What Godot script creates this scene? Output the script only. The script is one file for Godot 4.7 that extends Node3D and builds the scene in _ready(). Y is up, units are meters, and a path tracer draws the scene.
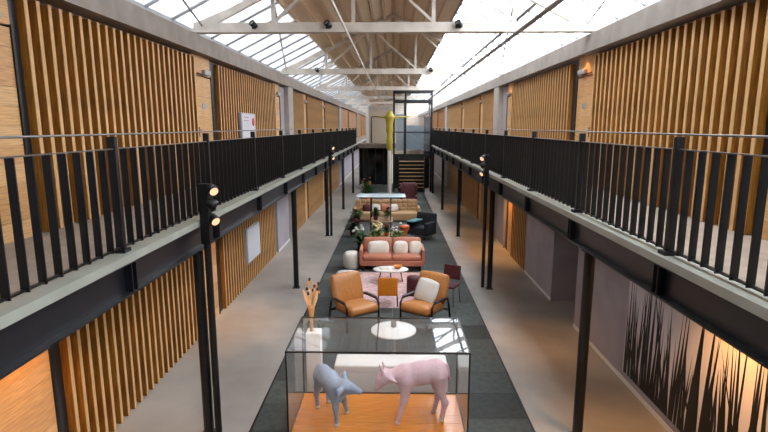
extends Node3D
# A hotel hall: ground floor lounge between two balconies, glazed roof, slatted walls.
# Depth along the hall is d (metres from the camera), so world z = -d. Ground is y = 0.

var M := {}
var cache := {}
var counts := {}
var rng := RandomNumberGenerator.new()
const DECK := 2.97
const EYE := 4.13
const END := 77.0

# ------------------------------------------------------------------ helpers
func nm(called: String) -> String:
	if not counts.has(called):
		counts[called] = 0
		return called
	counts[called] += 1
	return "%s_%03d" % [called, counts[called]]

func tag(o, label := "", category := "", group := "", kind := ""):
	if label != "": o.set_meta("label", label)
	if category != "": o.set_meta("category", category)
	if group != "": o.set_meta("group", group)
	if kind != "": o.set_meta("kind", kind)
	return o

func thing(called: String, at: Vector3, turn := 0.0):
	var o := Node3D.new()
	o.name = nm(called)
	add_child(o)
	o.position = at
	o.rotation.y = turn
	return o

func put(parent, called: String, mesh: Mesh, material, at := Vector3.ZERO, rot := Vector3.ZERO):
	var o := MeshInstance3D.new()
	o.name = nm(called) if parent == self else called
	o.mesh = mesh
	if material != null: o.material_override = material
	o.cast_shadow = GeometryInstance3D.SHADOW_CASTING_SETTING_ON
	parent.add_child(o, true)
	o.position = at
	o.rotation = rot
	return o

func box_mesh(s: Vector3) -> Mesh:
	var key := "b%.4f,%.4f,%.4f" % [s.x, s.y, s.z]
	if not cache.has(key):
		var m := BoxMesh.new()
		m.size = s
		cache[key] = m
	return cache[key]

func box(parent, called: String, material, lo: Vector3, hi: Vector3):
	return put(parent, called, box_mesh((hi - lo).abs()), material, (lo + hi) * 0.5)

# rounded box; puff swells the faces like a cushion
func rbox(s: Vector3, r: float, puff := 0.0) -> Mesh:
	var key := "r%.4f,%.4f,%.4f,%.4f,%.4f" % [s.x, s.y, s.z, r, puff]
	if cache.has(key): return cache[key]
	var h := s * 0.5
	var axes := []
	for i in 3:
		var a: float = h[i]
		var rr: float = minf(r, a * 0.999)
		axes.append([-a, -a + rr * 0.3, -a + rr, -(a - rr) * 0.5, 0.0, (a - rr) * 0.5, a - rr, a - rr * 0.3, a])
	var st := SurfaceTool.new()
	st.begin(Mesh.PRIMITIVE_TRIANGLES)
	for ax in 3:
		var u := (ax + 1) % 3
		var v := (ax + 2) % 3
		for sg in [-1.0, 1.0]:
			for i in 8:
				for j in 8:
					var q := []
					for c in [[0, 0], [1, 0], [1, 1], [0, 1]]:
						var p := Vector3.ZERO
						p[ax] = h[ax] * sg
						p[u] = axes[u][i + c[0]]
						p[v] = axes[v][j + c[1]]
						var inner := Vector3.ZERO
						for k in 3:
							var lim: float = maxf(h[k] - r, 0.0)
							inner[k] = clampf(p[k], -lim, lim)
						var n := (p - inner)
						if n.length() < 1e-6: n[ax] = sg
						var w := inner + n.normalized() * minf(r, h[ax])
						if puff != 0.0:
							var fu: float = p[u] / h[u]
							var fv: float = p[v] / h[v]
							w[ax] += sg * puff * (1.0 - fu * fu) * (1.0 - fv * fv)
						q.append(w)
					if sg > 0.0:
						for k in [0, 2, 1, 0, 3, 2]: st.add_vertex(q[k])
					else:
						for k in [0, 1, 2, 0, 2, 3]: st.add_vertex(q[k])
	st.index()
	st.generate_normals()
	cache[key] = st.commit()
	return cache[key]

func lathe(profile: Array, seg := 24) -> Mesh:
	var st := SurfaceTool.new()
	st.begin(Mesh.PRIMITIVE_TRIANGLES)
	for i in profile.size() - 1:
		var a: Vector2 = profile[i]
		var b: Vector2 = profile[i + 1]
		for k in seg:
			var t0 := TAU * k / seg
			var t1 := TAU * (k + 1) / seg
			var p0 := Vector3(a.x * cos(t0), a.y, a.x * sin(t0))
			var p1 := Vector3(a.x * cos(t1), a.y, a.x * sin(t1))
			var p2 := Vector3(b.x * cos(t1), b.y, b.x * sin(t1))
			var p3 := Vector3(b.x * cos(t0), b.y, b.x * sin(t0))
			if a.x > 1e-5:
				for p in [p0, p1, p2]: st.add_vertex(p)
			if b.x > 1e-5:
				for p in [p0, p2, p3]: st.add_vertex(p)
	st.index()
	st.generate_normals()
	return st.commit()

func tube_into(st: SurfaceTool, pts: Array, rad: Array, seg := 8):
	var rings := []
	for i in pts.size():
		var d: Vector3
		if i == 0: d = pts[1] - pts[0]
		elif i == pts.size() - 1: d = pts[i] - pts[i - 1]
		else: d = (pts[i + 1] - pts[i]).normalized() + (pts[i] - pts[i - 1]).normalized()
		d = d.normalized()
		var up := Vector3.UP if absf(d.y) < 0.9 else Vector3.RIGHT
		var a := d.cross(up).normalized()
		var b := a.cross(d).normalized()
		var ring := []
		for k in seg:
			var t := TAU * k / seg
			ring.append(pts[i] + (a * cos(t) + b * sin(t)) * rad[i])
		rings.append(ring)
	for i in pts.size() - 1:
		for k in seg:
			var n := (k + 1) % seg
			for p in [rings[i][k], rings[i][n], rings[i + 1][n], rings[i][k], rings[i + 1][n], rings[i + 1][k]]: st.add_vertex(p)
	for e in [0, pts.size() - 1]:
		for k in seg:
			var n := (k + 1) % seg
			if e == 0:
				for p in [pts[0], rings[0][n], rings[0][k]]: st.add_vertex(p)
			else:
				for p in [pts[e], rings[e][k], rings[e][n]]: st.add_vertex(p)

func tube(pts: Array, r, seg := 8) -> Mesh:
	var st := SurfaceTool.new()
	st.begin(Mesh.PRIMITIVE_TRIANGLES)
	var rad := []
	for i in pts.size(): rad.append(r if not (r is Array) else r[i])
	tube_into(st, pts, rad, seg)
	st.index()
	st.generate_normals()
	return st.commit()

func bar_between(parent, called: String, material, a: Vector3, b: Vector3, w: float, h: float):
	var o = put(parent, called, box_mesh(Vector3(w, h, (b - a).length())), material)
	o.position = (a + b) * 0.5
	var d := (b - a).normalized()
	var up := Vector3.UP if absf(d.y) < 0.98 else Vector3.RIGHT
	o.basis = Basis.looking_at(d, up)
	return o

# smooth union of tapered capsules, meshed as surface nets
func body_mesh(bones: Array, cell: float, k: float) -> Mesh:
	var lo := Vector3(1e9, 1e9, 1e9)
	var hi := -lo
	for b in bones:
		for e in 2:
			var rr: float = b[2 + e] + k + cell * 2.0
			lo = lo.min(b[e] - Vector3.ONE * rr)
			hi = hi.max(b[e] + Vector3.ONE * rr)
	var n := Vector3i(((hi - lo) / cell).ceil()) + Vector3i.ONE
	var f := PackedFloat32Array()
	f.resize(n.x * n.y * n.z)
	f.fill(1.0)
	for b in bones:
		var a: Vector3 = b[0]
		var c: Vector3 = b[1]
		var ra: float = b[2]
		var rb: float = b[3]
		var grow: float = maxf(ra, rb) + k + cell * 1.5
		var i0 := Vector3i(((a.min(c) - Vector3.ONE * grow - lo) / cell).floor()).clamp(Vector3i.ZERO, n - Vector3i.ONE)
		var i1 := Vector3i(((a.max(c) + Vector3.ONE * grow - lo) / cell).ceil()).clamp(Vector3i.ZERO, n - Vector3i.ONE)
		var ba := c - a
		var bb: float = maxf(ba.length_squared(), 1e-9)
		for z in range(i0.z, i1.z + 1):
			for y in range(i0.y, i1.y + 1):
				for x in range(i0.x, i1.x + 1):
					var pa := lo + Vector3(x, y, z) * cell - a
					var t := clampf(pa.dot(ba) / bb, 0.0, 1.0)
					var d := (pa - ba * t).length() - lerpf(ra, rb, t)
					var id := x + n.x * (y + n.y * z)
					var o := f[id]
					var h := maxf(k - absf(o - d), 0.0) / k
					f[id] = minf(o, d) - h * h * k * 0.25
	var verts := {}
	var pos := PackedVector3Array()
	var idx := PackedInt32Array()
	var sx := 1
	var sy := n.x
	var sz := n.x * n.y
	for z in n.z - 1:
		for y in n.y - 1:
			for x in n.x - 1:
				var b0 := x + sy * y + sz * z
				var neg := 0
				for c in 8:
					if f[b0 + (c & 1) + (sy if c & 2 else 0) + (sz if c & 4 else 0)] < 0.0: neg += 1
				if neg == 0 or neg == 8: continue
				var sum := Vector3.ZERO
				var cnt := 0
				for e in [[0, 1], [2, 3], [4, 5], [6, 7], [0, 2], [1, 3], [4, 6], [5, 7], [0, 4], [1, 5], [2, 6], [3, 7]]:
					var p: int = e[0]
					var q: int = e[1]
					var fp := f[b0 + (p & 1) + (sy if p & 2 else 0) + (sz if p & 4 else 0)]
					var fq := f[b0 + (q & 1) + (sy if q & 2 else 0) + (sz if q & 4 else 0)]
					if (fp < 0.0) != (fq < 0.0):
						var t := fp / (fp - fq)
						sum += Vector3(p & 1, (p >> 1) & 1, (p >> 2) & 1).lerp(Vector3(q & 1, (q >> 1) & 1, (q >> 2) & 1), t)
						cnt += 1
				verts[b0] = pos.size()
				pos.append(lo + (Vector3(x, y, z) + sum / cnt) * cell)
	for b0 in verts:
		var f0 := f[b0]
		for ax in 3:
			var st1: int = [sx, sy, sz][ax]
			var f1 := f[b0 + st1]
			if (f0 < 0.0) == (f1 < 0.0): continue
			var u: int = [sy, sz, sx][ax]
			var v: int = [sz, sx, sy][ax]
			if not (verts.has(b0 - u) and verts.has(b0 - v) and verts.has(b0 - u - v)): continue
			var q := [verts[b0], verts[b0 - u], verts[b0 - u - v], verts[b0 - v]]
			var order := [0, 1, 2, 0, 2, 3] if f0 >= 0.0 else [0, 2, 1, 0, 3, 2]
			for w in order: idx.append(q[w])
	var arr := []
	arr.resize(Mesh.ARRAY_MAX)
	arr[Mesh.ARRAY_VERTEX] = pos
	arr[Mesh.ARRAY_INDEX] = idx
	var am := ArrayMesh.new()
	am.add_surface_from_arrays(Mesh.PRIMITIVE_TRIANGLES, arr)
	var stt := SurfaceTool.new()
	stt.create_from(am, 0)
	stt.generate_normals()
	return stt.commit()

# ------------------------------------------------------------------ materials
func mat(c: Color, rough := 0.6, metal := 0.0) -> StandardMaterial3D:
	var m := StandardMaterial3D.new()
	m.albedo_color = c
	m.roughness = rough
	m.metallic = metal
	return m

func grain(m: StandardMaterial3D, freq: float, scale: Vector3, dark: float, seed_no: int, octaves := 4, world := true):
	var key := "n%.3f,%.2f,%d,%d" % [freq, dark, seed_no, octaves]
	if not cache.has(key):
		var nz := FastNoiseLite.new()
		nz.noise_type = FastNoiseLite.TYPE_SIMPLEX_SMOOTH
		nz.frequency = freq
		nz.fractal_octaves = octaves
		nz.seed = seed_no
		var t := NoiseTexture2D.new()
		t.width = 256
		t.height = 256
		t.seamless = true
		t.noise = nz
		var g := Gradient.new()
		g.offsets = PackedFloat32Array([0.0, 0.5, 1.0])
		g.colors = PackedColorArray([Color(dark, dark, dark), Color((1.0 + dark) * 0.5, (1.0 + dark) * 0.5, (1.0 + dark) * 0.5), Color(1, 1, 1)])
		t.color_ramp = g
		cache[key] = t
	m.albedo_texture = cache[key]
	m.uv1_triplanar = true
	m.uv1_world_triplanar = world
	m.uv1_scale = scale
	return m

func glow(c: Color, e: float) -> StandardMaterial3D:
	var m := mat(c, 0.5)
	m.emission_enabled = true
	m.emission = c
	m.emission_energy_multiplier = e
	return m

func glass(c: Color, a: float) -> StandardMaterial3D:
	var m := mat(Color(c.r, c.g, c.b, a), 0.02)
	m.transparency = BaseMaterial3D.TRANSPARENCY_ALPHA
	m.metallic_specular = 0.5
	return m

func materials():
	M.slat = []
	for k in 4:
		M.slat.append(grain(mat([Color(0.73, 0.48, 0.16), Color(0.69, 0.45, 0.14), Color(0.77, 0.51, 0.18), Color(0.71, 0.47, 0.18)][k], 0.5), 0.02, Vector3(9, 0.5, 9), 0.62, 3 + k))
	M.slat_edge = grain(mat(Color(0.90, 0.72, 0.49), 0.55), 0.02, Vector3(9, 0.5, 9), 0.8, 9)
	M.door = []
	for k in 3:
		M.door.append(grain(mat([Color(0.90, 0.70, 0.46), Color(0.87, 0.66, 0.43), Color(0.92, 0.73, 0.50)][k], 0.45), 0.02, Vector3(0.6, 9, 0.6), 0.8, 21 + k))
	M.black = mat(Color(0.04, 0.041, 0.045), 0.45)
	M.steel = mat(Color(0.10, 0.105, 0.125), 0.32)
	M.rail = mat(Color(0.50, 0.49, 0.48), 0.35, 0.8)
	M.closer = mat(Color(0.66, 0.66, 0.66), 0.4, 0.5)
	M.plaster = grain(mat(Color(0.66, 0.63, 0.65), 0.85), 0.01, Vector3(0.4, 0.4, 0.4), 0.92, 31)
	M.concrete_beam = grain(mat(Color(0.62, 0.58, 0.54), 0.8), 0.015, Vector3(0.5, 0.5, 0.5), 0.86, 32)
	M.pilaster = grain(mat(Color(0.70, 0.66, 0.62), 0.8), 0.015, Vector3(0.5, 0.5, 0.5), 0.9, 33)
	M.deck = grain(mat(Color(0.60, 0.53, 0.46), 0.8), 0.02, Vector3(0.6, 0.6, 0.6), 0.85, 34)
	M.kerb = grain(mat(Color(0.66, 0.67, 0.62), 0.35), 0.02, Vector3(0.4, 0.4, 0.4), 0.88, 35)
	M.soffit = mat(Color(0.52, 0.50, 0.48), 0.8)
	M.floor = grain(mat(Color(0.71, 0.68, 0.64), 0.42), 0.008, Vector3(0.22, 0.22, 0.22), 0.80, 36, 5)
	M.tile = []
	for k in 5:
		var g: float = [0.30, 0.24, 0.36, 0.20, 0.27][k]
		M.tile.append(grain(mat(Color(g * 0.93, g, g * 0.93), 0.75), 0.03, Vector3(0.9, 0.9, 0.9), 0.72, 40 + k, 5))
	M.white = mat(Color(0.86, 0.85, 0.83), 0.5)
	M.truss = grain(mat(Color(0.86, 0.83, 0.78), 0.6), 0.02, Vector3(0.5, 0.5, 0.5), 0.9, 50)
	M.board = []
	for k in 4:
		M.board.append(grain(mat([Color(0.96, 0.88, 0.77), Color(0.93, 0.83, 0.70), Color(0.97, 0.90, 0.80), Color(0.94, 0.85, 0.74)][k], 0.7), 0.02, Vector3(6, 6, 0.5), 0.88, 52 + k))
	M.joist = grain(mat(Color(0.88, 0.77, 0.64), 0.7), 0.02, Vector3(6, 6, 0.5), 0.85, 57)
	M.bar = mat(Color(0.58, 0.58, 0.58), 0.6)
	M.pane = glass(Color(0.95, 0.97, 1.0), 0.06)
	M.dimmed_pane = glass(Color(0.92, 0.93, 0.94), 0.66)  # milky alpha added to hold back light through the narrow glazing
	M.case_glass = glass(Color(0.92, 0.96, 0.96), 0.015)
	M.case_glass.metallic_specular = 0.38
	M.frame_case = mat(Color(0.20, 0.15, 0.12), 0.35, 0.6)
	M.orange_wood = grain(mat(Color(0.88, 0.54, 0.15), 0.16), 0.02, Vector3(0.5, 6, 6), 0.75, 60)
	M.blue_paint = grain(mat(Color(0.58, 0.64, 0.72), 0.55), 0.03, Vector3(3, 3, 3), 0.85, 61)
	M.pink_paint = grain(mat(Color(0.84, 0.70, 0.72), 0.55), 0.03, Vector3(3, 3, 3), 0.88, 62)
	M.hoof = mat(Color(0.86, 0.82, 0.78), 0.5)
	M.tan_leather = grain(mat(Color(0.76, 0.50, 0.26), 0.4), 0.02, Vector3(3, 3, 3), 0.85, 63, 4, false)
	M.amber_leather = grain(mat(Color(0.84, 0.48, 0.05), 0.45), 0.02, Vector3(3, 3, 3), 0.88, 64, 4, false)
	M.coral = grain(mat(Color(0.72, 0.46, 0.36), 0.42), 0.02, Vector3(3, 3, 3), 0.85, 65, 4, false)
	M.dark_wood = mat(Color(0.16, 0.08, 0.05), 0.4)
	M.linen = grain(mat(Color(0.86, 0.84, 0.80), 0.9), 0.05, Vector3(5, 5, 5), 0.9, 66, 4, false)
	M.rug = grain(mat(Color(0.88, 0.74, 0.73), 0.95), 0.02, Vector3(1.2, 1.2, 1.2), 0.72, 67, 5)
	M.maroon = mat(Color(0.30, 0.07, 0.09), 0.6)
	M.navy = mat(Color(0.06, 0.09, 0.12), 0.7)
	M.teal = mat(Color(0.32, 0.50, 0.52), 0.85)
	M.beige = grain(mat(Color(0.74, 0.60, 0.44), 0.85), 0.04, Vector3(4, 4, 4), 0.85, 68, 4, false)
	M.terracotta = mat(Color(0.74, 0.36, 0.16), 0.5)
	M.leaf = mat(Color(0.22, 0.34, 0.13), 0.6)
	M.leaf_pale = mat(Color(0.45, 0.52, 0.28), 0.6)
	M.leaf_dark = mat(Color(0.10, 0.19, 0.10), 0.6)
	M.yellow = mat(Color(0.66, 0.59, 0.20), 0.5)
	M.dark_glass = mat(Color(0.04, 0.06, 0.07), 0.08)
	M.ink = mat(Color(0.05, 0.05, 0.055), 0.6)
	M.mural = mat(Color(0.84, 0.82, 0.84), 0.6)
	M.lens = glow(Color(1.0, 0.80, 0.62), 0.9)
	M.red = mat(Color(0.82, 0.12, 0.12), 0.5)
	M.straw = mat(Color(0.78, 0.58, 0.36), 0.8)
	M.seed = mat(Color(0.22, 0.10, 0.07), 0.8)
	M.end_wall = mat(Color(0.72, 0.66, 0.58), 0.8)

# ------------------------------------------------------------------ builders
func slat_mesh(h: float, side: int, k: int) -> Mesh:
	var key := "slat%.3f,%d,%d" % [h, side, k]
	if cache.has(key): return cache[key]
	# 54 mm wide along the hall, 130 mm deep, a pale solid edge strip on the front
	var am := ArrayMesh.new()
	for part in 2:
		var bm := BoxMesh.new()
		bm.size = Vector3(0.122, h, 0.054) if part == 0 else Vector3(0.008, h, 0.054)
		var st := SurfaceTool.new()
		st.append_from(bm, 0, Transform3D(Basis(), Vector3(side * 0.065, 0, 0) if part == 0 else Vector3.ZERO))
		st.commit(am)
		am.surface_set_material(part, M.slat[k] if part == 0 else M.slat_edge)
	cache[key] = am
	return am

func slat_screen(side: int, d0: float, d1: float, y0: float, y1: float, label: String):
	var t = thing("slat_screen", Vector3(side * 3.8, y0, -d0))
	tag(t, label, "slat screen", "timber slat screens along the hall walls")
	box(t, "backing", M.slat[0], Vector3(side * 0.138, 0.0, -(d1 - d0)), Vector3(side * 0.152, y1 - y0, 0.0))
	var n := int(round((d1 - d0 - 0.06) / 0.19))
	var step := (d1 - d0 - 0.06) / n
	for i in n + 1:
		put(t, "slat", slat_mesh(y1 - y0 - 0.02, side, rng.randi() % 4), null, Vector3(0.006 * side, (y1 - y0) * 0.5, -(0.03 + step * i)))

var door_no := 0
func door(side: int, d0: float, d1: float, y0: float, label: String, upper: bool):
	door_no += 1
	var t := Node3D.new()
	t.name = "door_%d" % door_no
	add_child(t)
	t.position = Vector3(side * 3.86, y0, -d0)
	tag(t, label, "door", "", "structure")
	var w := d1 - d0
	var top: float = 2.14
	var rows := 11
	for i in rows:
		var a := top * i / rows
		var b := top * (i + 1) / rows
		box(t, "board", M.door[rng.randi() % 3], Vector3(0, a + 0.003, -w + 0.03), Vector3(side * 0.045, b - 0.001, -0.03))
	box(t, "leaf_core", M.door[0], Vector3(side * 0.02, 0.0, -w + 0.025), Vector3(side * 0.055, top, -0.025))
	box(t, "jamb", M.black, Vector3(-side * 0.02, 0, -0.03), Vector3(side * 0.07, top + 0.03, 0))
	box(t, "jamb", M.black, Vector3(-side * 0.02, 0, -w), Vector3(side * 0.07, top + 0.03, -w + 0.03))
	box(t, "over_panel", M.door[0], Vector3(side * 0.012, top + 0.03, -w), Vector3(side * 0.07, 2.56, 0))
	var cl = put(t, "door_closer", rbox(Vector3(0.08, 0.10, 0.34), 0.014), M.closer, Vector3(-side * 0.03, top + 0.10, -w * 0.66))
	bar_between(cl, "closer_arm", M.black, Vector3(-side * 0.02, -0.06, 0.05), Vector3(-side * 0.0, -0.05, 0.5), 0.03, 0.02)
	if upper: box(t, "number_plate", M.closer, Vector3(-side * 0.008, 1.52, -w * 0.62), Vector3(0, 1.62, -w * 0.40))
	var hd = box(t, "handle_plate", M.black, Vector3(-side * 0.01, 0.95, -0.14), Vector3(0, 1.15, -0.10))
	put(hd, "lever", tube([Vector3(0, 0.04, 0), Vector3(-side * 0.05, 0.04, 0), Vector3(-side * 0.055, 0.04, -0.1)], 0.009), M.closer)

func downlight(at: Vector3, label: String, energy: float, angle := 48.0):
	var t = thing("downlight", at)
	tag(t, label, "lamp", "recessed warm downlights")
	put(t, "trim_ring", lathe([Vector2(0.045, 0.0), Vector2(0.045, -0.012), Vector2(0.062, -0.012), Vector2(0.066, 0.0)], 20), M.black)
	put(t, "lens", lathe([Vector2(0.0, -0.004), Vector2(0.044, -0.004)], 20), M.lens)
	var l := SpotLight3D.new()
	l.name = "light"
	l.position = Vector3(0, -0.03, 0)
	l.rotation.x = -PI / 2
	l.light_color = Color(1.0, 0.72, 0.40)
	l.light_energy = energy
	l.spot_angle = angle
	l.spot_range = 30.0
	l.spot_attenuation = 2.0
	l.light_size = 0.045
	l.shadow_enabled = true
	t.add_child(l)

func railing(side: int, label: String):
	var t = thing("balcony_railing", Vector3(side * 2.54, DECK, 0))
	tag(t, label, "railing", "black fin railings of the two balconies")
	var d0 := -0.09
	var n := 15
	var step := 2.36
	put(t, "handrail", tube([Vector3(0, 1.09, 2.0), Vector3(0, 1.09, -35.3)], 0.009), M.rail)
	box(t, "top_rail", M.rail, Vector3(-0.02, 0.955, -35.3), Vector3(0.02, 0.965, 2.0))
	box(t, "bottom_rail", M.black, Vector3(-0.02, 0.04, -35.3), Vector3(0.02, 0.052, 2.0))
	for i in n + 1:
		var d := d0 + step * i
		var p = box(t, "rail_post", M.black, Vector3(-0.036, 0.0, -d - 0.026), Vector3(0.036, 1.07, -d + 0.026))
		box(p, "base_plate", M.black, Vector3(-0.07, -0.535, -0.06), Vector3(0.06, -0.50, 0.06))
		if i < n:
			for k in 12:
				var e := d + step * (k + 1) / 13.0
				box(t, "baluster", M.black, Vector3(-0.031, 0.03, -e - 0.006), Vector3(0.031, 0.955, -e + 0.006))

func balcony(side: int, called: String, label: String):
	var t = thing(called, Vector3(0, DECK, 0))
	tag(t, label, "balcony", "", "structure")
	var e := END
	box(t, "deck_slab", M.deck, Vector3(side * 2.66, -0.075, -e), Vector3(side * 3.93, 0.0, 5.5))
	box(t, "deck_edge", M.kerb, Vector3(side * 2.42, -0.078, -e), Vector3(side * 2.66, 0.0, 5.5))
	box(t, "soffit", M.soffit, Vector3(side * 2.58, -0.37, -e), Vector3(side * 3.93, -0.33, 5.5))
	# I-beam along the edge
	box(t, "beam_flange", M.steel, Vector3(side * 2.43, -0.096, -e), Vector3(side * 2.59, -0.08, 5.5))
	box(t, "beam_flange", M.steel, Vector3(side * 2.43, -0.39, -e), Vector3(side * 2.59, -0.372, 5.5))
	box(t, "beam_web", M.steel, Vector3(side * 2.505, -0.372, -e), Vector3(side * 2.52, -0.096, 5.5))
	for i in 16:
		var d := -0.09 + 2.36 * i
		box(t, "stiffener", M.steel, Vector3(side * 2.435, -0.372, -d - 0.05), Vector3(side * 2.505, -0.096, -d - 0.035))
		box(t, "stiffener", M.steel, Vector3(side * 2.435, -0.372, -d + 0.035), Vector3(side * 2.505, -0.096, -d + 0.05))

func column(side: int, d: float, label: String):
	var t = thing("steel_column", Vector3(side * 2.5, 0, -d))
	tag(t, label, "column", "black steel columns under the balconies")
	var hgt := DECK - 0.39
	put(t, "shaft", lathe([Vector2(0.066, 0.0), Vector2(0.066, hgt)], 20), M.black)
	box(t, "head_plate", M.black, Vector3(-0.08, hgt - 0.016, -0.09), Vector3(0.08, hgt, 0.09))
	box(t, "foot_plate", M.black, Vector3(-0.09, 0.0, -0.09), Vector3(0.09, 0.014, 0.09))

func spot_cluster(side: int, d: float, label: String):
	var t = thing("spotlight_pole", Vector3(side * 2.35, 0, -d))
	tag(t, label, "spotlight", "spotlight poles beside the columns")
	put(t, "pole", lathe([Vector2(0.045, 0.0), Vector2(0.045, DECK - 0.3)], 18), M.black)
	box(t, "bracket", M.black, Vector3(-0.055, DECK - 0.30, -0.06), Vector3(0.055, DECK + 0.46, 0.06))
	for k in 3:
		var y: float = DECK + [0.37, 0.19, -0.01][k]
		var aim := Vector3(-side * 0.8, -0.5, [0.9, -0.3, 0.75][k]).normalized()
		var c = put(t, "lamp_can", lathe([Vector2(0.0, -0.10), Vector2(0.055, -0.10), Vector2(0.066, -0.02), Vector2(0.066, 0.03), Vector2(0.058, 0.03), Vector2(0.056, 0.012), Vector2(0, 0.012)], 18), M.black, Vector3(-side * 0.115, y, 0.0))
		c.basis = Basis(Quaternion(Vector3.UP, aim))
		put(c, "lens", lathe([Vector2(0.0, 0.018), Vector2(0.055, 0.018)], 18), M.lens)
		put(c, "lamp_arm", tube([Vector3(0, -0.05, 0), Vector3(0, -0.05, 0) + c.basis.inverse() * Vector3(side * 0.09, 0, 0)], 0.012), M.black)
	var l := SpotLight3D.new()
	l.name = "light"
	l.position = Vector3(-side * 0.20, DECK - 0.06, 0.05)
	l.basis = Basis.looking_at(Vector3(-side * 0.6, -0.75, -0.4))
	l.light_color = Color(1.0, 0.78, 0.55)
	l.light_energy = 3.0
	l.spot_angle = 40.0
	l.spot_range = 30.0
	l.spot_attenuation = 2.0
	l.light_size = 0.04
	l.shadow_enabled = true
	t.add_child(l)

func roof_y(x: float) -> float:
	return 5.98 + 0.5 * (3.9 - absf(x))

func truss(d: float, label: String):
	var t = thing("roof_truss", Vector3(0, 0, -d))
	tag(t, label, "roof truss", "white roof trusses")
	box(t, "bottom_chord", M.truss, Vector3(-3.8, 5.90, -0.06), Vector3(3.8, 6.07, 0.06))
	box(t, "chord_flange", M.truss, Vector3(-3.8, 5.888, -0.10), Vector3(3.8, 5.90, 0.10))
	for s in [-1, 1]:
		bar_between(t, "top_chord", M.truss, Vector3(s * 3.85, roof_y(3.85) - 0.12, 0), Vector3(0, roof_y(0) - 0.12, 0), 0.1, 0.12)
	var xs := [-3.7, -2.28, -0.76, 0.76, 2.28, 3.7]
	for i in 6:
		var wd: float = 0.12 if i in [0, 5] else 0.07
		box(t, "web_post", M.truss, Vector3(xs[i] - wd * 0.5, 6.07, -0.035), Vector3(xs[i] + wd * 0.5, maxf(roof_y(xs[i]) - 0.14, 6.09), 0.035))
	for p in [[-3.7, -2.28, 1], [-2.28, -0.76, 1], [0.76, -0.76, 1], [2.28, 0.76, 1], [3.7, 2.28, 1]]:
		bar_between(t, "web_brace", M.truss, Vector3(p[0], 6.08, 0), Vector3(p[1], roof_y(p[1]) - 0.16, 0), 0.05, 0.05)

func chord_spot(x: float, d: float, label: String):
	var t = thing("truss_spotlight", Vector3(x, 6.0, -d + 0.075))
	tag(t, label, "spotlight", "spotlights on the truss chords")
	put(t, "clamp", rbox(Vector3(0.06, 0.1, 0.03), 0.008), M.black, Vector3(0, 0, -0.002))
	var c = put(t, "lamp_can", lathe([Vector2(0, -0.09), Vector2(0.05, -0.08), Vector2(0.06, 0.05), Vector2(0.05, 0.05), Vector2(0.045, 0.02), Vector2(0, 0.02)], 16), M.black, Vector3(0.02, 0.02, 0.09))
	c.rotation = Vector3(0.9, 0, 0.5)
	put(c, "lens", lathe([Vector2(0, 0.026), Vector2(0.045, 0.026)], 16), M.closer)

func armchair(at: Vector3, turn: float, label: String):
	var t = thing("armchair", at, turn)
	tag(t, label, "armchair", "tan leather lounge armchairs")
	# local +z is forward
	put(t, "seat_cushion", rbox(Vector3(0.66, 0.19, 0.74), 0.065, 0.025), M.tan_leather, Vector3(0, 0.40, 0.09), Vector3(-0.10, 0, 0))
	put(t, "back_cushion", rbox(Vector3(0.68, 0.62, 0.15), 0.05, 0.025), M.tan_leather, Vector3(0, 0.71, -0.33), Vector3(-0.34, 0, 0))
	for s in [-1, 1]:
		put(t, "arm_frame", tube([Vector3(s * 0.375, 0.0, 0.36), Vector3(s * 0.375, 0.50, 0.36), Vector3(s * 0.375, 0.58, 0.28), Vector3(s * 0.375, 0.54, -0.30), Vector3(s * 0.375, 0.44, -0.36), Vector3(s * 0.375, 0.0, -0.46)], 0.024), M.dark_wood)
		put(t, "arm_pad", rbox(Vector3(0.07, 0.03, 0.46), 0.012), M.dark_wood, Vector3(s * 0.375, 0.585, 0.02), Vector3(-0.05, 0, 0))
	put(t, "seat_rail", rbox(Vector3(0.74, 0.05, 0.04), 0.01), M.dark_wood, Vector3(0, 0.32, 0.34))
	put(t, "seat_rail", rbox(Vector3(0.74, 0.05, 0.04), 0.01), M.dark_wood, Vector3(0, 0.28, -0.36))
	return t

func pillow(at: Vector3, rot: Vector3, size: Vector3, label: String):
	var p = put(self, "cushion", rbox(size, size.z * 0.32, size.z * 0.3), M.linen, at, rot)
	tag(p, label, "cushion", "white scatter cushions")
	return p

func leaf_into(st: SurfaceTool, base: Vector3, dir: Vector3, len: float, w: float, droop: float):
	var side := dir.cross(Vector3.UP)
	if side.length() < 0.01: side = Vector3.RIGHT
	side = side.normalized()
	var pts := []
	for i in 4:
		var t := i / 3.0
		var c := base + dir * len * t + Vector3.DOWN * droop * t * t
		var ww: float = w * [0.25, 1.0, 0.8, 0.05][i]
		pts.append([c - side * ww, c + Vector3(0, -ww * 0.35, 0), c + side * ww])
	for i in 3:
		for k in 2:
			for p in [pts[i][k], pts[i][k + 1], pts[i + 1][k + 1], pts[i][k], pts[i + 1][k + 1], pts[i + 1][k]]: st.add_vertex(p)

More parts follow.
